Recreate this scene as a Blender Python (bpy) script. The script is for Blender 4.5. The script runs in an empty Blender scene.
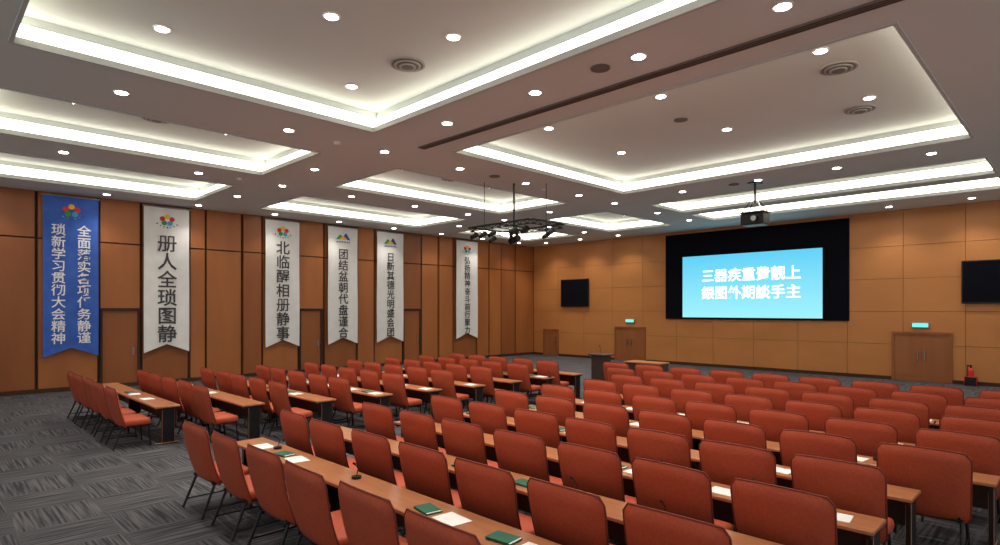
import bpy, bmesh, math, random
from mathutils import Vector, Matrix
random.seed(7)
scene=bpy.context.scene
try:
    scene.view_settings.view_transform='Standard'
except Exception as e: print(e)
CZ=5.95; XL=-21.9; YF=24.5; XR=6.0; YB=-6.0

# ---------------------------------------------------------------- materials
def lin(c):
    return tuple(((v/255)/12.92 if v/255<=0.04045 else (((v/255)+0.055)/1.055)**2.4) for v in c)+(1,)
def mat(name,c1,c2=None,rough=0.6,scale=(8,8,8),metal=0,bump=0.0,detail=4,spec=0.4):
    m=bpy.data.materials.new(name); m.use_nodes=True
    nt=m.node_tree; b=nt.nodes['Principled BSDF']
    b.inputs['Roughness'].default_value=rough; b.inputs['Metallic'].default_value=metal
    b.inputs['Specular IOR Level'].default_value=spec
    c2=c2 or tuple(min(255,v*1.12) for v in c1)
    tc=nt.nodes.new('ShaderNodeTexCoord'); mp=nt.nodes.new('ShaderNodeMapping')
    mp.inputs['Scale'].default_value=scale
    n=nt.nodes.new('ShaderNodeTexNoise'); n.inputs['Scale'].default_value=1; n.inputs['Detail'].default_value=detail
    r=nt.nodes.new('ShaderNodeValToRGB')
    r.color_ramp.elements[0].position=.3; r.color_ramp.elements[1].position=.7
    r.color_ramp.elements[0].color=lin(c1); r.color_ramp.elements[1].color=lin(c2)
    L=nt.links.new
    L(tc.outputs['Object'],mp.inputs['Vector']); L(mp.outputs['Vector'],n.inputs['Vector'])
    L(n.outputs['Fac'],r.inputs['Fac']); L(r.outputs['Color'],b.inputs['Base Color'])
    if bump:
        bp=nt.nodes.new('ShaderNodeBump'); bp.inputs['Strength'].default_value=bump; bp.inputs['Distance'].default_value=.01
        L(n.outputs['Fac'],bp.inputs['Height']); L(bp.outputs['Normal'],b.inputs['Normal'])
    return m
def emit(name,c,s):
    m=bpy.data.materials.new(name); m.use_nodes=True
    b=m.node_tree.nodes['Principled BSDF']
    b.inputs['Base Color'].default_value=lin(c)
    b.inputs['Emission Color'].default_value=lin(c); b.inputs['Emission Strength'].default_value=s
    return m
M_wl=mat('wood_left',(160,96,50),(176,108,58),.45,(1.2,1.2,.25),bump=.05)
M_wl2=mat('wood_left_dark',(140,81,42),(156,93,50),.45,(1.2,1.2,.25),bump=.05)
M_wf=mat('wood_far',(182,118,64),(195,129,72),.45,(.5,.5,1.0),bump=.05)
M_door=mat('door_wood',(142,84,46),(156,96,54),.4,(3,3,.5))
M_groove=mat('groove_dark',(60,36,22),(70,44,28),.8)
M_groovef=mat('groove_far',(116,74,40),(124,80,44),.8)
M_ceil=mat('ceiling_paint',(210,216,214),(214,220,218),.9,(.3,.3,.3))
M_lip=mat('ceiling_trim',(190,194,192),(196,200,198),.8)
M_cove=emit('cove_led',(255,246,228),4.0)
M_dl=emit('downlight_glow',(255,250,242),25)
M_white=mat('white_plastic',(225,222,216),(232,230,226),.5)
M_red=mat('rust_fabric',(162,68,42),(176,78,50),.6,(40,40,40),bump=.12,spec=.3)
M_piping=mat('rust_piping',(112,42,28),(124,50,34),.7)
M_black=mat('black_metal',(24,24,26),(32,32,34),.4,metal=.3)
M_blackm=mat('black_matte',(10,10,18),(14,14,24),.9,spec=.1)
M_desk=mat('desk_wood',(160,102,66),(176,116,78),.3,(2,14,14))
M_deskd=mat('desk_panel_dark',(60,44,38),(72,54,46),.5)
M_paper=mat('paper',(236,234,228),(242,240,236),.7)
M_green=mat('green_folder',(24,92,70),(30,104,80),.45)
M_banw=mat('banner_white',(228,228,226),(236,236,234),.8,(3,3,3))
M_banb=mat('banner_blue',(50,92,184),(62,106,198),.7,(3,3,3))
M_ink=mat('banner_ink',(66,64,68),(74,72,76),.7)
M_inkw=mat('banner_white_ink',(236,238,242),(244,246,250),.7)
M_metal=mat('steel',(150,150,152),(170,170,172),.3,metal=.9)
M_grey=mat('vent_grey',(160,158,154),(170,168,162),.7)
M_vent=mat('vent_dark',(110,104,100),(120,114,108),.8)
M_slot=mat('slot_brown',(70,58,52),(78,66,58),.8)
M_c={k:mat('ink_'+k,v,None,.6) for k,v in dict(red=(200,50,40),yellow=(235,180,50),green=(60,150,80),sky=(70,160,210),blue=(40,70,150)).items()}
M_exit=emit('exit_sign_glow',(90,230,215),1.2)
M_stxt=emit('screen_text_white',(245,252,255),1.5)
# screen
M_scr=bpy.data.materials.new('screen_image_glow'); M_scr.use_nodes=True
nt=M_scr.node_tree; b=nt.nodes['Principled BSDF']
tc=nt.nodes.new('ShaderNodeTexCoord'); sp=nt.nodes.new('ShaderNodeSeparateXYZ'); r=nt.nodes.new('ShaderNodeValToRGB')
r.color_ramp.elements[0].color=lin((150,232,242)); r.color_ramp.elements[1].color=lin((84,198,236))
nt.links.new(tc.outputs['Generated'],sp.inputs[0]); nt.links.new(sp.outputs['Z'],r.inputs['Fac'])
nt.links.new(r.outputs['Color'],b.inputs['Emission Color']); b.inputs['Emission Strength'].default_value=1.1
b.inputs['Base Color'].default_value=(.02,.02,.02,1)
# carpet
M_carp=bpy.data.materials.new('carpet_tiles'); M_carp.use_nodes=True
nt=M_carp.node_tree; b=nt.nodes['Principled BSDF']; b.inputs['Roughness'].default_value=.95; b.inputs['Specular IOR Level'].default_value=.1
L=nt.links.new
tc=nt.nodes.new('ShaderNodeTexCoord')
ns=[]
for sc in ((1.2,34,1),(34,1.2,1)):
    mp=nt.nodes.new('ShaderNodeMapping'); mp.inputs['Scale'].default_value=sc
    n=nt.nodes.new('ShaderNodeTexNoise'); n.inputs['Scale'].default_value=1; n.inputs['Detail'].default_value=3
    L(tc.outputs['Object'],mp.inputs[0]); L(mp.outputs[0],n.inputs['Vector']); ns.append(n)
ck=nt.nodes.new('ShaderNodeTexChecker'); ck.inputs['Scale'].default_value=1.2
ck.inputs['Color1'].default_value=(0,0,0,1); ck.inputs['Color2'].default_value=(1,1,1,1)
L(tc.outputs['Object'],ck.inputs['Vector'])
mx=nt.nodes.new('ShaderNodeMix'); mx.data_type='FLOAT'
L(ck.outputs['Fac'],mx.inputs[0]); L(ns[0].outputs['Fac'],mx.inputs[2]); L(ns[1].outputs['Fac'],mx.inputs[3])
r=nt.nodes.new('ShaderNodeValToRGB'); r.color_ramp.elements[0].position=.38; r.color_ramp.elements[1].position=.64
r.color_ramp.elements[0].color=lin((54,54,57)); r.color_ramp.elements[1].color=lin((100,98,100))
L(mx.outputs[0],r.inputs['Fac']); L(r.outputs['Color'],b.inputs['Base Color'])

# ---------------------------------------------------------------- helpers
def box(bm,x0,x1,y0,y1,z0,z1,mi=0,bev=0,seg=2):
    g=bmesh.ops.create_cube(bm,size=1)
    vs=g['verts']
    for v in vs:
        v.co=Vector((x0 if v.co.x<0 else x1, y0 if v.co.y<0 else y1, z0 if v.co.z<0 else z1))
    fs={f for v in vs for f in v.link_faces}
    for f in fs: f.material_index=mi
    if bev:
        es={e for v in vs for e in v.link_edges}
        bmesh.ops.bevel(bm,geom=list(es),offset=bev,segments=seg,affect='EDGES',profile=.5)
def tube(bm,p0,p1,r,mi=0,seg=10,r2=None):
    p0=Vector(p0);p1=Vector(p1);d=p1-p0
    m=Matrix.Translation((p0+p1)/2)@d.to_track_quat('Z','Y').to_matrix().to_4x4()
    g=bmesh.ops.create_cone(bm,cap_ends=True,segments=seg,radius1=r,radius2=r if r2 is None else r2,depth=d.length,matrix=m)
    for f in {f for v in g['verts'] for f in v.link_faces}: f.material_index=mi
def mk(bm,name,mats,smooth=False,me_only=False,parent=None,loc=None):
    me=bpy.data.meshes.new(name); bmesh.ops.recalc_face_normals(bm,faces=bm.faces)
    bm.to_mesh(me); bm.free()
    for m in mats: me.materials.append(m)
    if smooth:
        for p in me.polygons: p.use_smooth=True
        try: me.set_sharp_from_angle(angle=math.radians(40))
        except Exception: pass
    if me_only: return me
    return inst(me,name,loc or (0,0,0),0,parent)
def inst(me,name,loc,rz=0,parent=None):
    o=bpy.data.objects.new(name,me); scene.collection.objects.link(o)
    o.location=loc; o.rotation_euler[2]=rz
    if parent: o.parent=parent
    return o
def text(body,name,size,loc,rot,m,parent=None,off=.012,space=1.0,ext=.003):
    cu=bpy.data.curves.new(name,'FONT'); cu.body=body; cu.size=size; cu.align_x='CENTER'; cu.align_y='CENTER'
    cu.offset=off*size; cu.extrude=ext; cu.space_line=space; cu.resolution_u=3
    cu.materials.append(m)
    o=bpy.data.objects.new(name,cu); scene.collection.objects.link(o)
    o.location=loc; o.rotation_euler=rot
    if parent: o.parent=parent
    return o
def B(): return bmesh.new()

# ---------------------------------------------------------------- shell
bm=B(); box(bm,XL-.3,XR+.3,YB-.3,YF+.3,-.2,0); mk(bm,'floor',[M_carp])
# left wall: structural + panels
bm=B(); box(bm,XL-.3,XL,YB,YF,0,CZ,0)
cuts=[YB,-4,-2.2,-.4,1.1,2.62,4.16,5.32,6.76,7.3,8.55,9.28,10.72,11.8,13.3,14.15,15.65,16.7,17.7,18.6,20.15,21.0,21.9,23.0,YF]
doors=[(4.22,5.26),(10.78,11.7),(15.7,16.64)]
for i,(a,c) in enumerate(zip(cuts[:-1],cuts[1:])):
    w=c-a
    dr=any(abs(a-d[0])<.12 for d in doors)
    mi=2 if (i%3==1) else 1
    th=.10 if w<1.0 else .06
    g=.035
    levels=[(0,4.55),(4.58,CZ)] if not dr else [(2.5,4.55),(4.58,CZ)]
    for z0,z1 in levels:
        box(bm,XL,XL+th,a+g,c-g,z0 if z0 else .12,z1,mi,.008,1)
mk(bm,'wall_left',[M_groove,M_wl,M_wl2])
for i,(a,c) in enumerate(doors):
    bm=B()
    box(bm,XL+.001,XL+.03,a,c,.01,2.42,0,.005,1)
    box(bm,XL+.001,XL+.08,a-.02,a+.04,0.01,2.48,1); box(bm,XL+.001,XL+.08,c-.04,c+.02,.01,2.48,1); box(bm,XL+.001,XL+.08,a+.04,c-.04,2.42,2.48,1)
    box(bm,XL+.03,XL+.07,c-.18,c-.14,1.0,1.25,2)
    mk(bm,'door_%d'%(i+1),[M_wl2,M_groove,M_metal])
bm=B(); box(bm,XL,XL+.11,YB,YF,0,.12); mk(bm,'baseboard_left',[M_groove])
# far wall
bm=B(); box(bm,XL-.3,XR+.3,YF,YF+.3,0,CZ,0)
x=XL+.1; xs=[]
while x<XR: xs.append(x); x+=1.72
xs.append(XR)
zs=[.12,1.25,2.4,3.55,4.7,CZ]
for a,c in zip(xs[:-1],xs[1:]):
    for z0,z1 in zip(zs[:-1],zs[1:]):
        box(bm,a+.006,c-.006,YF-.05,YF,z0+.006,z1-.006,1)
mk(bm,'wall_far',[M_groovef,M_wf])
bm=B(); box(bm,XL,XR,YF-.07,YF,0,.12); mk(bm,'baseboard_far',[M_groove])
# doors far
def fdoor(n,x0,x1,h,dbl=True):
    bm=B(); y=YF-.051
    box(bm,x0,x1,y-.03,y,.01,h,0)
    box(bm,x0-.08,x0,y-.06,y,.01,h+.08,1); box(bm,x1,x1+.08,y-.06,y,.01,h+.08,1); box(bm,x0,x1,y-.06,y,h,h+.08,1)
    xm=(x0+x1)/2
    if dbl:
        box(bm,xm-.01,xm+.01,y-.034,y-.03,.01,h,1)
        for s in(-1,1): box(bm,xm+s*.1-.015,xm+s*.1+.015,y-.08,y-.03,.75,1.05,2)
        for a,c in((x0+.12,xm-.16),(xm+.16,x1-.12)):
            box(bm,a,c,y-.036,y-.03,.2,h-.2,0,.004,1)
    else: box(bm,x1-.12,x1-.08,y-.08,y-.03,.75,1.05,2)
    mk(bm,'door_%d'%n,[M_door,M_wl2,M_metal])
fdoor(4,-21.0,-20.1,1.35,False); fdoor(5,-16.4,-14.85,1.57); fdoor(6,-4.85,-3.3,1.62)
for x in(-15.6,-4.1):
    bm=B(); box(bm,x-.25,x+.25,YF-.12,YF-.05,1.84,2.02,0,.01,1); box(bm,x-.22,x+.22,YF-.125,YF-.119,1.87,1.99,1)
    mk(bm,'exit_sign',[M_metal,M_exit])
# ceiling with coffers
cof=[]
for xa,xb in((-20.1,-17.0),(-15.1,-12.1),(-9.9,-1.7)):
    for ya,yb in((.95,6.4),(8.5,15.15),(17.4,22.0)):
        if xa>-10 and ya>17: cof+= [(xa-.4,xb,17.4,19.5),(xa-.4,xb,20.2,22.0)]
        else: cof.append((xa,xb,ya,yb))
X=sorted({v for c in cof for v in c[:2]}|{XL-.3,XR+.3}); Y=sorted({v for c in cof for v in c[2:]}|{YB-.3,YF+.3})
bm=B()
for xa,xb in zip(X[:-1],X[1:]):
    for ya,yb in zip(Y[:-1],Y[1:]):
        cx,cy=(xa+xb)/2,(ya+yb)/2
        if any(c[0]<cx<c[1] and c[2]<cy<c[3] for c in cof): continue
        v=[bm.verts.new((p[0],p[1],CZ)) for p in((xa,ya),(xb,ya),(xb,yb),(xa,yb))]
        bm.faces.new(v)
for c in cof:
    x0,x1,y0,y1=c; e=.22
    # lip ring
    def ring(a,b,z0,z1,mi):
        p=[(a[0],a[2]),(a[1],a[2]),(a[1],a[3]),(a[0],a[3])]; q=[(b[0],b[2]),(b[1],b[2]),(b[1],b[3]),(b[0],b[3])]
        for i in range(4):
            j=(i+1)%4
            f=bm.faces.new([bm.verts.new((*p[i],z0)),bm.verts.new((*p[j],z0)),bm.verts.new((*q[j],z1)),bm.verts.new((*q[i],z1))]); f.material_index=mi
    o=(x0-e,x1+e,y0-e,y1+e)
    ring(c,c,CZ,CZ+.07,1); ring(c,o,CZ+.07,CZ+.07,1)
    ring(o,o,CZ+.07,CZ+.33,2); ring(o,o,CZ+.33,CZ+.45,0)
    f=bm.faces.new([bm.verts.new((*p,CZ+.45)) for p in((o[0],o[2]),(o[1],o[2]),(o[1],o[3]),(o[0],o[3]))])
me=bpy.data.meshes.new('ceiling'); bm.to_mesh(me); bm.free()
for m in(M_ceil,M_lip,M_cove): me.materials.append(m)
inst(me,'ceiling',(0,0,0))
for i,c in enumerate(cof):
    bm=B(); t=.05;z0,z1=CZ-.025,CZ+.0
    x0,x1,y0,y1=c
    box(bm,x0-t,x0,y0-t,y1+t,z0,z1);box(bm,x1,x1+t,y0-t,y1+t,z0,z1);box(bm,x0,x1,y0-t,y0,z0,z1);box(bm,x0,x1,y1,y1+t,z0,z1)
    mk(bm,'trim_%d'%(i+1),[M_lip])
# slot diffuser
for (x0,x1,y) in((-10.2,-1.0,7.8),):
    bm=B(); box(bm,x0,x1,y-.09,y+.09,CZ-.025,CZ-.002,0)
    for k in(-.05,.0,.05): box(bm,x0+.05,x1-.05,y+k-.01,y+k+.01,CZ-.03,CZ-.025,1)
    mk(bm,'linear_air_diffuser',[M_vent,M_slot])
# downlights
bm=B(); tube(bm,(0,0,-.015),(0,0,0),.115,0,24); tube(bm,(0,0,-.022),(0,0,-.014),.085,1,24)
dl=mk(bm,'recessed_downlight',[M_white,M_dl],me_only=True)
spots={}
def down(x,y,P=180,ang=120,z=None):
    if z is None:
        z=CZ+.45 if any(c[0]<x<c[1] and c[2]<y<c[3] for c in cof) else CZ
    o=inst(dl,'recessed_downlight',(x,y,z))
    if P:
        k=(P,ang)
        if k not in spots:
            l=bpy.data.lights.new('downlight_lamp','SPOT'); l.energy=P*1.55; l.spot_size=math.radians(ang); l.spot_blend=.8
            l.shadow_soft_size=.08; l.color=(1,.935,.84); spots[k]=l
        s=bpy.data.objects.new('downlight_lamp',spots[k]); scene.collection.objects.link(s); s.parent=o; s.location=(0,0,-.04)
for x,y in((-9.2,2.5),(-9.2,5.5),(-7.2,4.0),(-6.5,5.55),(-3.4,5.55),(-3.2,2.5),(-5.4,2.5)): down(x,y,160)
for x in(-2.9,-5.6,-8.3):
    for y in(9.8,12.6): down(x,y)
for x in(-3,-6,-9): down(x,18.4,120); down(x,21.1,120)
for x in(-13.6,-18.5):
    for y in(2.2,5.0,9.8,13.2,18.6,21): down(x,y,120)
for y in(2.4,5.2,7.4,9.6,12.0,14.4,16.3,19,21.4): down(-11,y,150)
for y in(2.4,5.2,7.4,9.6,12.0,14.4,16.3,19,21.4): down(-16.05,y,110)
for x in(-2.5,-4.4,-6.3,-8.5,-13.6,-18.5): down(x,7.1,130); down(x,16.1,130)
for y in(1.6,4.2,6.8,9.4,12,14.6,17.2,19.8,22.4): down(-21.0,y,70,110)
for x in(-20,-17.8,-15.6,-4.8,-2.6,-.4): down(x,23.4,110,120)
for y in(-3,0,3,7,11,15,19): down(2.5,y,130)
# round diffusers, speakers, smoke detectors
bm=B()
for r_,z_ in((.28,.0),(.21,-.02),(.13,-.04)):
    tube(bm,(0,0,z_-.02),(0,0,z_),r_,0,28); tube(bm,(0,0,z_-.022),(0,0,z_-.019),r_-.03,1,28)
rd=mk(bm,'round_air_diffuser',[M_grey,M_vent],me_only=True)
for x,y,z in((-7.75,5.65,.45),(-2.9,10.7,.45),(-3.2,13.2,.45),(-18.5,3.7,.45),(-13.6,3.6,.45),(-13.6,11.5,.45),(-18.5,11.5,.45)):
    inst(rd,'round_air_diffuser',(x,y,CZ+z))
bm=B(); tube(bm,(0,0,-.02),(0,0,0),.14,0,24); cs=mk(bm,'ceiling_speaker',[M_vent],me_only=True)
for x,y,z in((-5.0,7.05,0),(-6.0,11.3,.45),(-11,10.8,0),(-7,16.2,0)): inst(cs,'ceiling_speaker',(x,y,CZ+z))
bm=B(); tube(bm,(0,0,-.05),(0,0,0),.06,0,16,.08); sd=mk(bm,'smoke_detector',[M_white],me_only=True)
for x,y,z in((-5,3.9,.45),(-11.1,6.3,0),(-6.7,8.9,.45),(-16,6.2,0),(-11.2,13,0)): inst(sd,'smoke_detector',(x,y,CZ+z))

# ---------------------------------------------------------------- banners
def banner(y0,y1,mb,cols,size,ink,emb):
    zt,zb,zn=CZ-.1,1.05,1.32; x=XL+.22
    bm=B(); N=12
    R=[]
    for i in range(N+1):
        u=i/N; y=y0+(y1-y0)*u; bot=zb+(zn-zb)*(1-abs(2*u-1))
        R.append([bm.verts.new((x+.012*math.sin(u*9+k*.7),y,zt+(bot-zt)*k/10)) for k in range(11)])
    for i in range(N):
        for k in range(10): bm.faces.new([R[i][k],R[i+1][k],R[i+1][k+1],R[i][k+1]])
    g=bmesh.ops.extrude_face_region(bm,geom=bm.faces[:])
    for v in g['geom']:
        if isinstance(v,bmesh.types.BMVert): v.co.x-=.012
    tube(bm,(x,y0-.04,zt),(x,y1+.04,zt),.022,1)
    for yy in(y0+.15,y1-.15): tube(bm,(x,yy,zt),(x,yy,CZ),.006,1,6)
    o=mk(bm,'hanging_banner',[mb,M_metal],smooth=True)
    ym=(y0+y1)/2; w=y1-y0
    for j,(t,zc) in enumerate(cols):
        yy=ym+(j-(len(cols)-1)/2)*w*.46
        text('\n'.join(t),'banner_text',size,(x+.02,yy,zc),(math.pi/2,0,math.pi/2),ink,o,space=1.0,off=.012)
    bm=B(); keys=['red','yellow','green','sky','blue']
    ze=zt-.42
    if emb=='flower':
        for k in range(5):
            a=k*2*math.pi/5+.3; c=(ym+.15*math.cos(a),ze+.12*math.sin(a))
            tube(bm,(x+.012,c[0],c[1]),(x+.02,c[0],c[1]),.08,(0,1,0,2,3)[k],16)
        for k in range(7):
            c=ym-.3+k*.1
            tube(bm,(x+.012,c,ze-.24+.012*abs(k-3)**2),(x+.02,c,ze-.24+.012*abs(k-3)**2),.025,4-k%3,10)
    elif emb=='mount':
        for k,(dy,h,mi) in enumerate(((-.14,.2,2),(.12,.26,4),(0,.14,1))):
            v=[bm.verts.new((x+.018+.001*k,ym+dy+p,ze-.1+q)) for p,q in((-.2,0),(.2,0),(.03,h),(-.03,h))]; f=bm.faces.new(v); f.material_index=mi
        for k in range(8):
            c=ym-.28+k*.08; box(bm,x+.012,x+.018,c-.02,c+.02,ze-.22,ze-.16,4)
    mk(bm,'banner_emblem',[M_c[k] for k in keys],parent=o)
banner(2.75,4.12,M_banb,[('琐新学习贯彻大会精神',3.2),('全面落实各项任务静谨',3.2)],.36,M_inkw,'flower')
banner(5.36,6.72,M_banw,[('册人全琐图静',3.12)],.60,M_ink,'flower')
banner(9.35,10.68,M_banw,[('北临醒相册静事',3.15)],.54,M_ink,'flower')
banner(11.9,13.25,M_banw,[('团结盆朝代盘谨合',3.1)],.46,M_ink,'mount')
banner(14.2,15.58,M_banw,[('日新其德光明盛会团',3.1)],.41,M_ink,'mount')
banner(18.7,20.1,M_banw,[('弘扬精神奋斗前行聚力',3.15)],.38,M_ink,'flower')

# ---------------------------------------------------------------- screen wall
bm=B()
y=YF-.06
box(bm,-13.7,-6.26,y-.05,y,2.05,CZ-.12,0)
mk(bm,'screen_surround_panel',[M_blackm])
bm=B(); box(bm,-12.86,-7.1,y-.12,y-.05,2.1,4.83,0)
s=mk(bm,'projection_screen',[M_blackm])
bm=B(); box(bm,-12.82,-7.13,y-.13,y-.121,2.13,4.80,0)
o=mk(bm,'screen_image',[M_scr]); o.parent=s
text('三器疾重費靓上','screen_text',.58,(-9.9,y-.14,3.88),(math.pi/2,0,0),M_stxt,s,off=.014)
text('銀图外期談手主','screen_text',.58,(-9.9,y-.14,3.14),(math.pi/2,0,0),M_stxt,s,off=.014)
def tv(x0,x1,z0,z1):
    bm=B(); box(bm,x0,x1,YF-.16,YF-.10,z0,z1,0,.015,2); box(bm,x0+.04,x1-.04,YF-.163,YF-.159,z0+.05,z1-.04,1)
    box(bm,(x0+x1)/2-.3,(x0+x1)/2+.3,YF-.10,YF-.05,z0+.3,z1-.3,0)
    mk(bm,'wall_television',[M_black,M_blackm])
tv(-19.8,-18.0,2.62,4.05); tv(-2.98,-.9,2.66,4.06)

# ---------------------------------------------------------------- chair mesh
def chair_mesh():
    bm=B(); nx,nz=12,12
    F=[];Bk=[]
    for i in range(nx+1):
        u=-1+2*i/nx; F.append([]);Bk.append([])
        for k in range(nz+1):
            v=k/nz
            w=.395-.025*(1-v)-.05*max(0,(v-.86)/.14)**2.4-.03*max(0,(.1-v)/.1)**2
            z=.36+.73*v-.02*(u*u)*v
            yc=.14-.17*v-.03*math.sin(v*math.pi)+.045*u*u-.04*max(0,v-.8)
            t=.052*(max(0,1-abs(u)**8))**.5*(max(0,1-abs(2*v-1)**10))**.5
            F[i].append(bm.verts.new((u*w,yc+t,z)))
            if i in(0,nx) or k in(0,nz): Bk[i].append(F[i][k])
            else: Bk[i].append(bm.verts.new((u*w,yc-t*.8,z)))
    for G,fl in((F,1),(Bk,0)):
        for i in range(nx):
            for k in range(nz):
                q=[G[i][k],G[i+1][k],G[i+1][k+1],G[i][k+1]]
                try: bm.faces.new(q if fl else q[::-1])
                except ValueError: pass
    # piping round the edge of the back
    rim=[F[0][k] for k in range(nz+1)]+[F[i][nz] for i in range(1,nx)]+[F[nx][k] for k in range(nz,-1,-1)]
    pts=[v.co.copy() for v in rim]
    for a,c in zip(pts[:-1],pts[1:]): tube(bm,a,c,.008,2,6)
    box(bm,-.35,.35,.12,.57,.385,.505,0,.045,3)
    for s in(-1,1):
        tube(bm,(s*.30,.53,.40),(s*.32,.56,.0),.016,1)
        tube(bm,(s*.30,.14,.40),(s*.32,-.02,.0),.016,1)
        tube(bm,(s*.30,.10,.39),(s*.30,.55,.39),.016,1)
        tube(bm,(s*.28,.13,.37),(s*.30,.09,.62),.014,1)
        tube(bm,(s*.315,.01,.10),(s*.315,.55,.10),.010,1)
    tube(bm,(-.30,.13,.385),(.30,.13,.385),.014,1); tube(bm,(-.30,.52,.385),(.30,.52,.385),.014,1)
    return mk(bm,'conference_chair',[M_red,M_black,M_piping],smooth=True,me_only=True)
CH=chair_mesh()
def chair(x,y):
    inst(CH,'conference_chair',(x+random.uniform(-.02,.02),y+.0+random.uniform(-.02,.02),0),random.uniform(-.035,.035))
DZ=.70
def desk(x0,x1,y0):
    bm=B(); y1=y0+.42
    box(bm,x0,x1,y0,y1,DZ-.035,DZ,0,.006,1)
    box(bm,x0+.06,x1-.06,y1-.06,y1-.04,.34,DZ-.05,1)
    n=max(2,round((x1-x0)/1.9)+1)
    for i in range(n):
        x=x0+.05+(x1-x0-.1)*i/(n-1)
        box(bm,x-.025,x+.025,y0+.12,y1-.09,.03,DZ-.035,2,.005,1)
        box(bm,x-.03,x+.03,y0+.02,y1-.02,0,.035,2,.008,1)
        box(bm,x-.028,x+.028,y0+.02,y1-.02,DZ-.07,DZ-.035,2)
    return mk(bm,'conference_desk',[M_desk,M_deskd,M_black])
# small objects
bm=B(); tube(bm,(0,0,0),(0,0,.025),.05,0,16); tube(bm,(0,0,.02),(0,.03,.09),.005,0,6); tube(bm,(0,.03,.09),(0,-.02,.15),.005,0,6); tube(bm,(0,-.02,.15),(0,-.05,.17),.011,0,8)
MIC=mk(bm,'gooseneck_microphone',[M_black],me_only=True)
bm=B(); box(bm,-.12,.12,-.08,.08,0,.012,0,.003,1); box(bm,-.11,.115,-.07,.075,.012,.015,1); box(bm,-.12,.1,-.08,.08,.015,.02,0)
FOL=mk(bm,'document_folder',[M_green,M_paper],me_only=True)
bm=B(); box(bm,-.105,.105,-.145,.145,0,.004,0); PAP=mk(bm,'paper_sheet',[M_paper],me_only=True)
def dress(x,y,p=.7):
    if random.random()>p: return
    r=random.random()
    if r<.5: inst(FOL,'document_folder',(x-.16,y,DZ+.001),random.uniform(-.2,.2))
    if r<.7: inst(PAP,'paper_sheet',(x+.16,y,DZ+.001),1.57+random.uniform(-.15,.15))
    if random.random()<.15: inst(MIC,'gooseneck_microphone',(x+.40,y+.08,DZ+.001),random.uniform(-.5,.5))
c_x0=[-8.03,-7.95,-7.7,-7.55,-7.3,-7.2,-7.15,-7.3,-8.2,-9.1]; c_n=[7,7,7,7,7,7,7,7,8,9]
for i in range(10):
    y=2.4+1.17*i; sp_=(.93,.93,.935,.92,.955,.96,.96,.97,.97,.97)[i]
    for k in range(c_n[i]):
        x=c_x0[i]+.38+sp_*k; chair(x,y+.04); dress(x,y+.8)
    desk(c_x0[i]-.02,c_x0[i]+sp_*c_n[i]-.05,y+.62)
l_e=[-11.9,-11,-10.5,-10.3,-10.15,-10,-9.95,-9.9,-9.9]
for i in range(9):
    y=2.5+1.2*i
    for k in range(5):
        x=l_e[i]-.45-.93*k; chair(x,y+.04); dress(x,y+.8,.5)
    desk(l_e[i]-4.7,l_e[i],y+.62)

# ---------------------------------------------------------------- front furniture
bm=B() # lectern
box(bm,-.3,.3,-.22,.22,0,.05,1); box(bm,-.25,.25,-.18,.18,.05,1.02,0,.01,1); box(bm,-.33,.33,-.25,.25,1.02,1.07,0,.01,1)
tube(bm,(0,0,1.07),(0,-.05,1.3),.006,1,6); tube(bm,(0,-.05,1.3),(0,-.09,1.34),.014,1,8)
mk(bm,'wooden_lectern',[M_deskd,M_black],loc=(-10.9,15.4,0))
bm=B(); box(bm,-.6,.6,-.3,.3,.86,.90,0,.006,1); box(bm,-.56,.56,-.27,-.24,.02,.86,1); box(bm,-.58,-.54,-.27,.27,0,.86,1); box(bm,.54,.58,-.27,.27,0,.86,1)
mk(bm,'speaker_table',[M_desk,M_deskd],loc=(-9.4,15.6,0))
bm=B(); tube(bm,(0,0,0),(0,0,.5),.08,0,18); tube(bm,(0,0,.5),(0,0,.58),.08,0,18,.03); tube(bm,(0,0,.58),(0,0,.65),.02,1,10); box(bm,-.1,.04,-.02,.02,.63,.67,1); tube(bm,(-.08,0,.62),(-.1,-.02,.25),.012,1,8)
box(bm,-.16,.16,-.1,.12,0,.3,1,.01,1)
inst(mk(bm,'fire_extinguisher',[M_c['red'],M_black],smooth=True,me_only=True),'fire_extinguisher',(-2.72,24.2,0))

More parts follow.
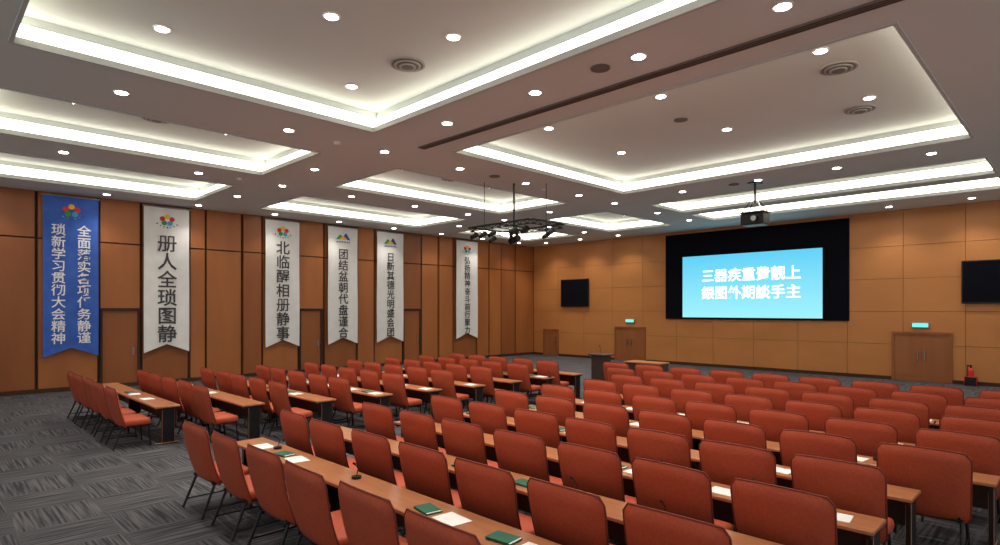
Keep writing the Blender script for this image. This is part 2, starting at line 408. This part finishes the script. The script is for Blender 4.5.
# ---------------------------------------------------------------- hanging gear
bm=B()
box(bm,-.31,.31,-.25,.25,-.16,.16,0,.03,2); tube(bm,(.08,-.24,0),(.08,-.33,0),.09,1,20); tube(bm,(.08,-.32,0),(.08,-.335,0),.07,2,20)
box(bm,-.33,.33,-.27,.27,.17,.20,1)
for s in(-1,1):
    for t in(-1,1): tube(bm,(s*.28,t*.22,.18),(s*.1,t*.08,.5),.012,1,6)
tube(bm,(0,0,.45),(0,0,CZ-4.963),.03,1,10); box(bm,-.15,.15,-.15,.15,CZ-4.963,CZ-4.933,1)
mk(bm,'ceiling_projector',[M_black,M_black,M_metal],loc=(-6.5,16.4,4.93))
bm=B(); zt=4.70
def truss(p,q):
    p=Vector(p);q=Vector(q);d=(q-p);n=max(2,int(d.length/.25)); s=Vector((-d.y,d.x,0)).normalized()*.06
    for o_ in(s+Vector((0,0,.06)),-s+Vector((0,0,.06)),Vector((0,0,-.05))): tube(bm,p+o_,q+o_,.014,0,6)
    for i in range(n):
        a=p+d*i/n; c=p+d*(i+1)/n; m_=(a+c)/2
        for o_ in(s,-s):
            tube(bm,a+o_+Vector((0,0,.06)),m_+Vector((0,0,-.05)),.008,0,5); tube(bm,m_+Vector((0,0,-.05)),c+o_+Vector((0,0,.06)),.008,0,5)
A=[(-12.3,11.1,zt),(-10.0,11.1,zt),(-10.0,12.4,zt),(-12.3,12.4,zt)]
for i in range(4): truss(A[i],A[(i+1)%4])
truss((-11.2,11.1,zt),(-11.2,12.4,zt))
ct=CZ-.003
tube(bm,(-11.25,11.8,zt),(-11.25,11.8,ct),.03,1,10)
tube(bm,(-11.7,11.1,zt),(-11.7,11.1,ct),.01,1,6); tube(bm,(-10.6,12.4,zt),(-10.6,12.4,ct),.01,1,6)
for x,y in((-12.1,11.1),(-11.75,11.1),(-11.4,11.1),(-10.6,11.1),(-10.2,11.1),(-10.0,11.9),(-10.6,12.4),(-11.7,12.4),(-12.3,12.0)):
    tube(bm,(x,y,zt-.06),(x,y,zt-.16),.012,1,6); tube(bm,(x,y+.09,zt-.14),(x,y-.12,zt-.26),.07,1,12,.055)
# moving head under the centre
box(bm,-11.3,-11.1,11.65,11.85,zt-.14,zt-.04,1,.01,1); box(bm,-11.33,-11.29,11.7,11.8,zt-.38,zt-.12,1); box(bm,-11.11,-11.07,11.7,11.8,zt-.38,zt-.12,1)
tube(bm,(-11.2,11.88,zt-.26),(-11.2,11.6,zt-.38),.095,1,16,.08)
mk(bm,'stage_lighting_truss',[M_black,M_black])

# camera
cd=bpy.data.cameras.new('camera'); cam=bpy.data.objects.new('camera',cd); scene.collection.objects.link(cam)
cam.location=(0,0,2.45); cam.rotation_euler=(math.pi/2,0,math.radians(45)); cd.sensor_width=36; cd.lens=21.24; cd.shift_y=.0375
cd.clip_start=.05; scene.camera=cam
w=bpy.data.worlds.new('world'); scene.world=w; w.use_nodes=True; w.node_tree.nodes['Background'].inputs[0].default_value=(1,.985,.96,1); w.node_tree.nodes['Background'].inputs[1].default_value=.78  # even ambient light added as fill, entering through the open back and right sides
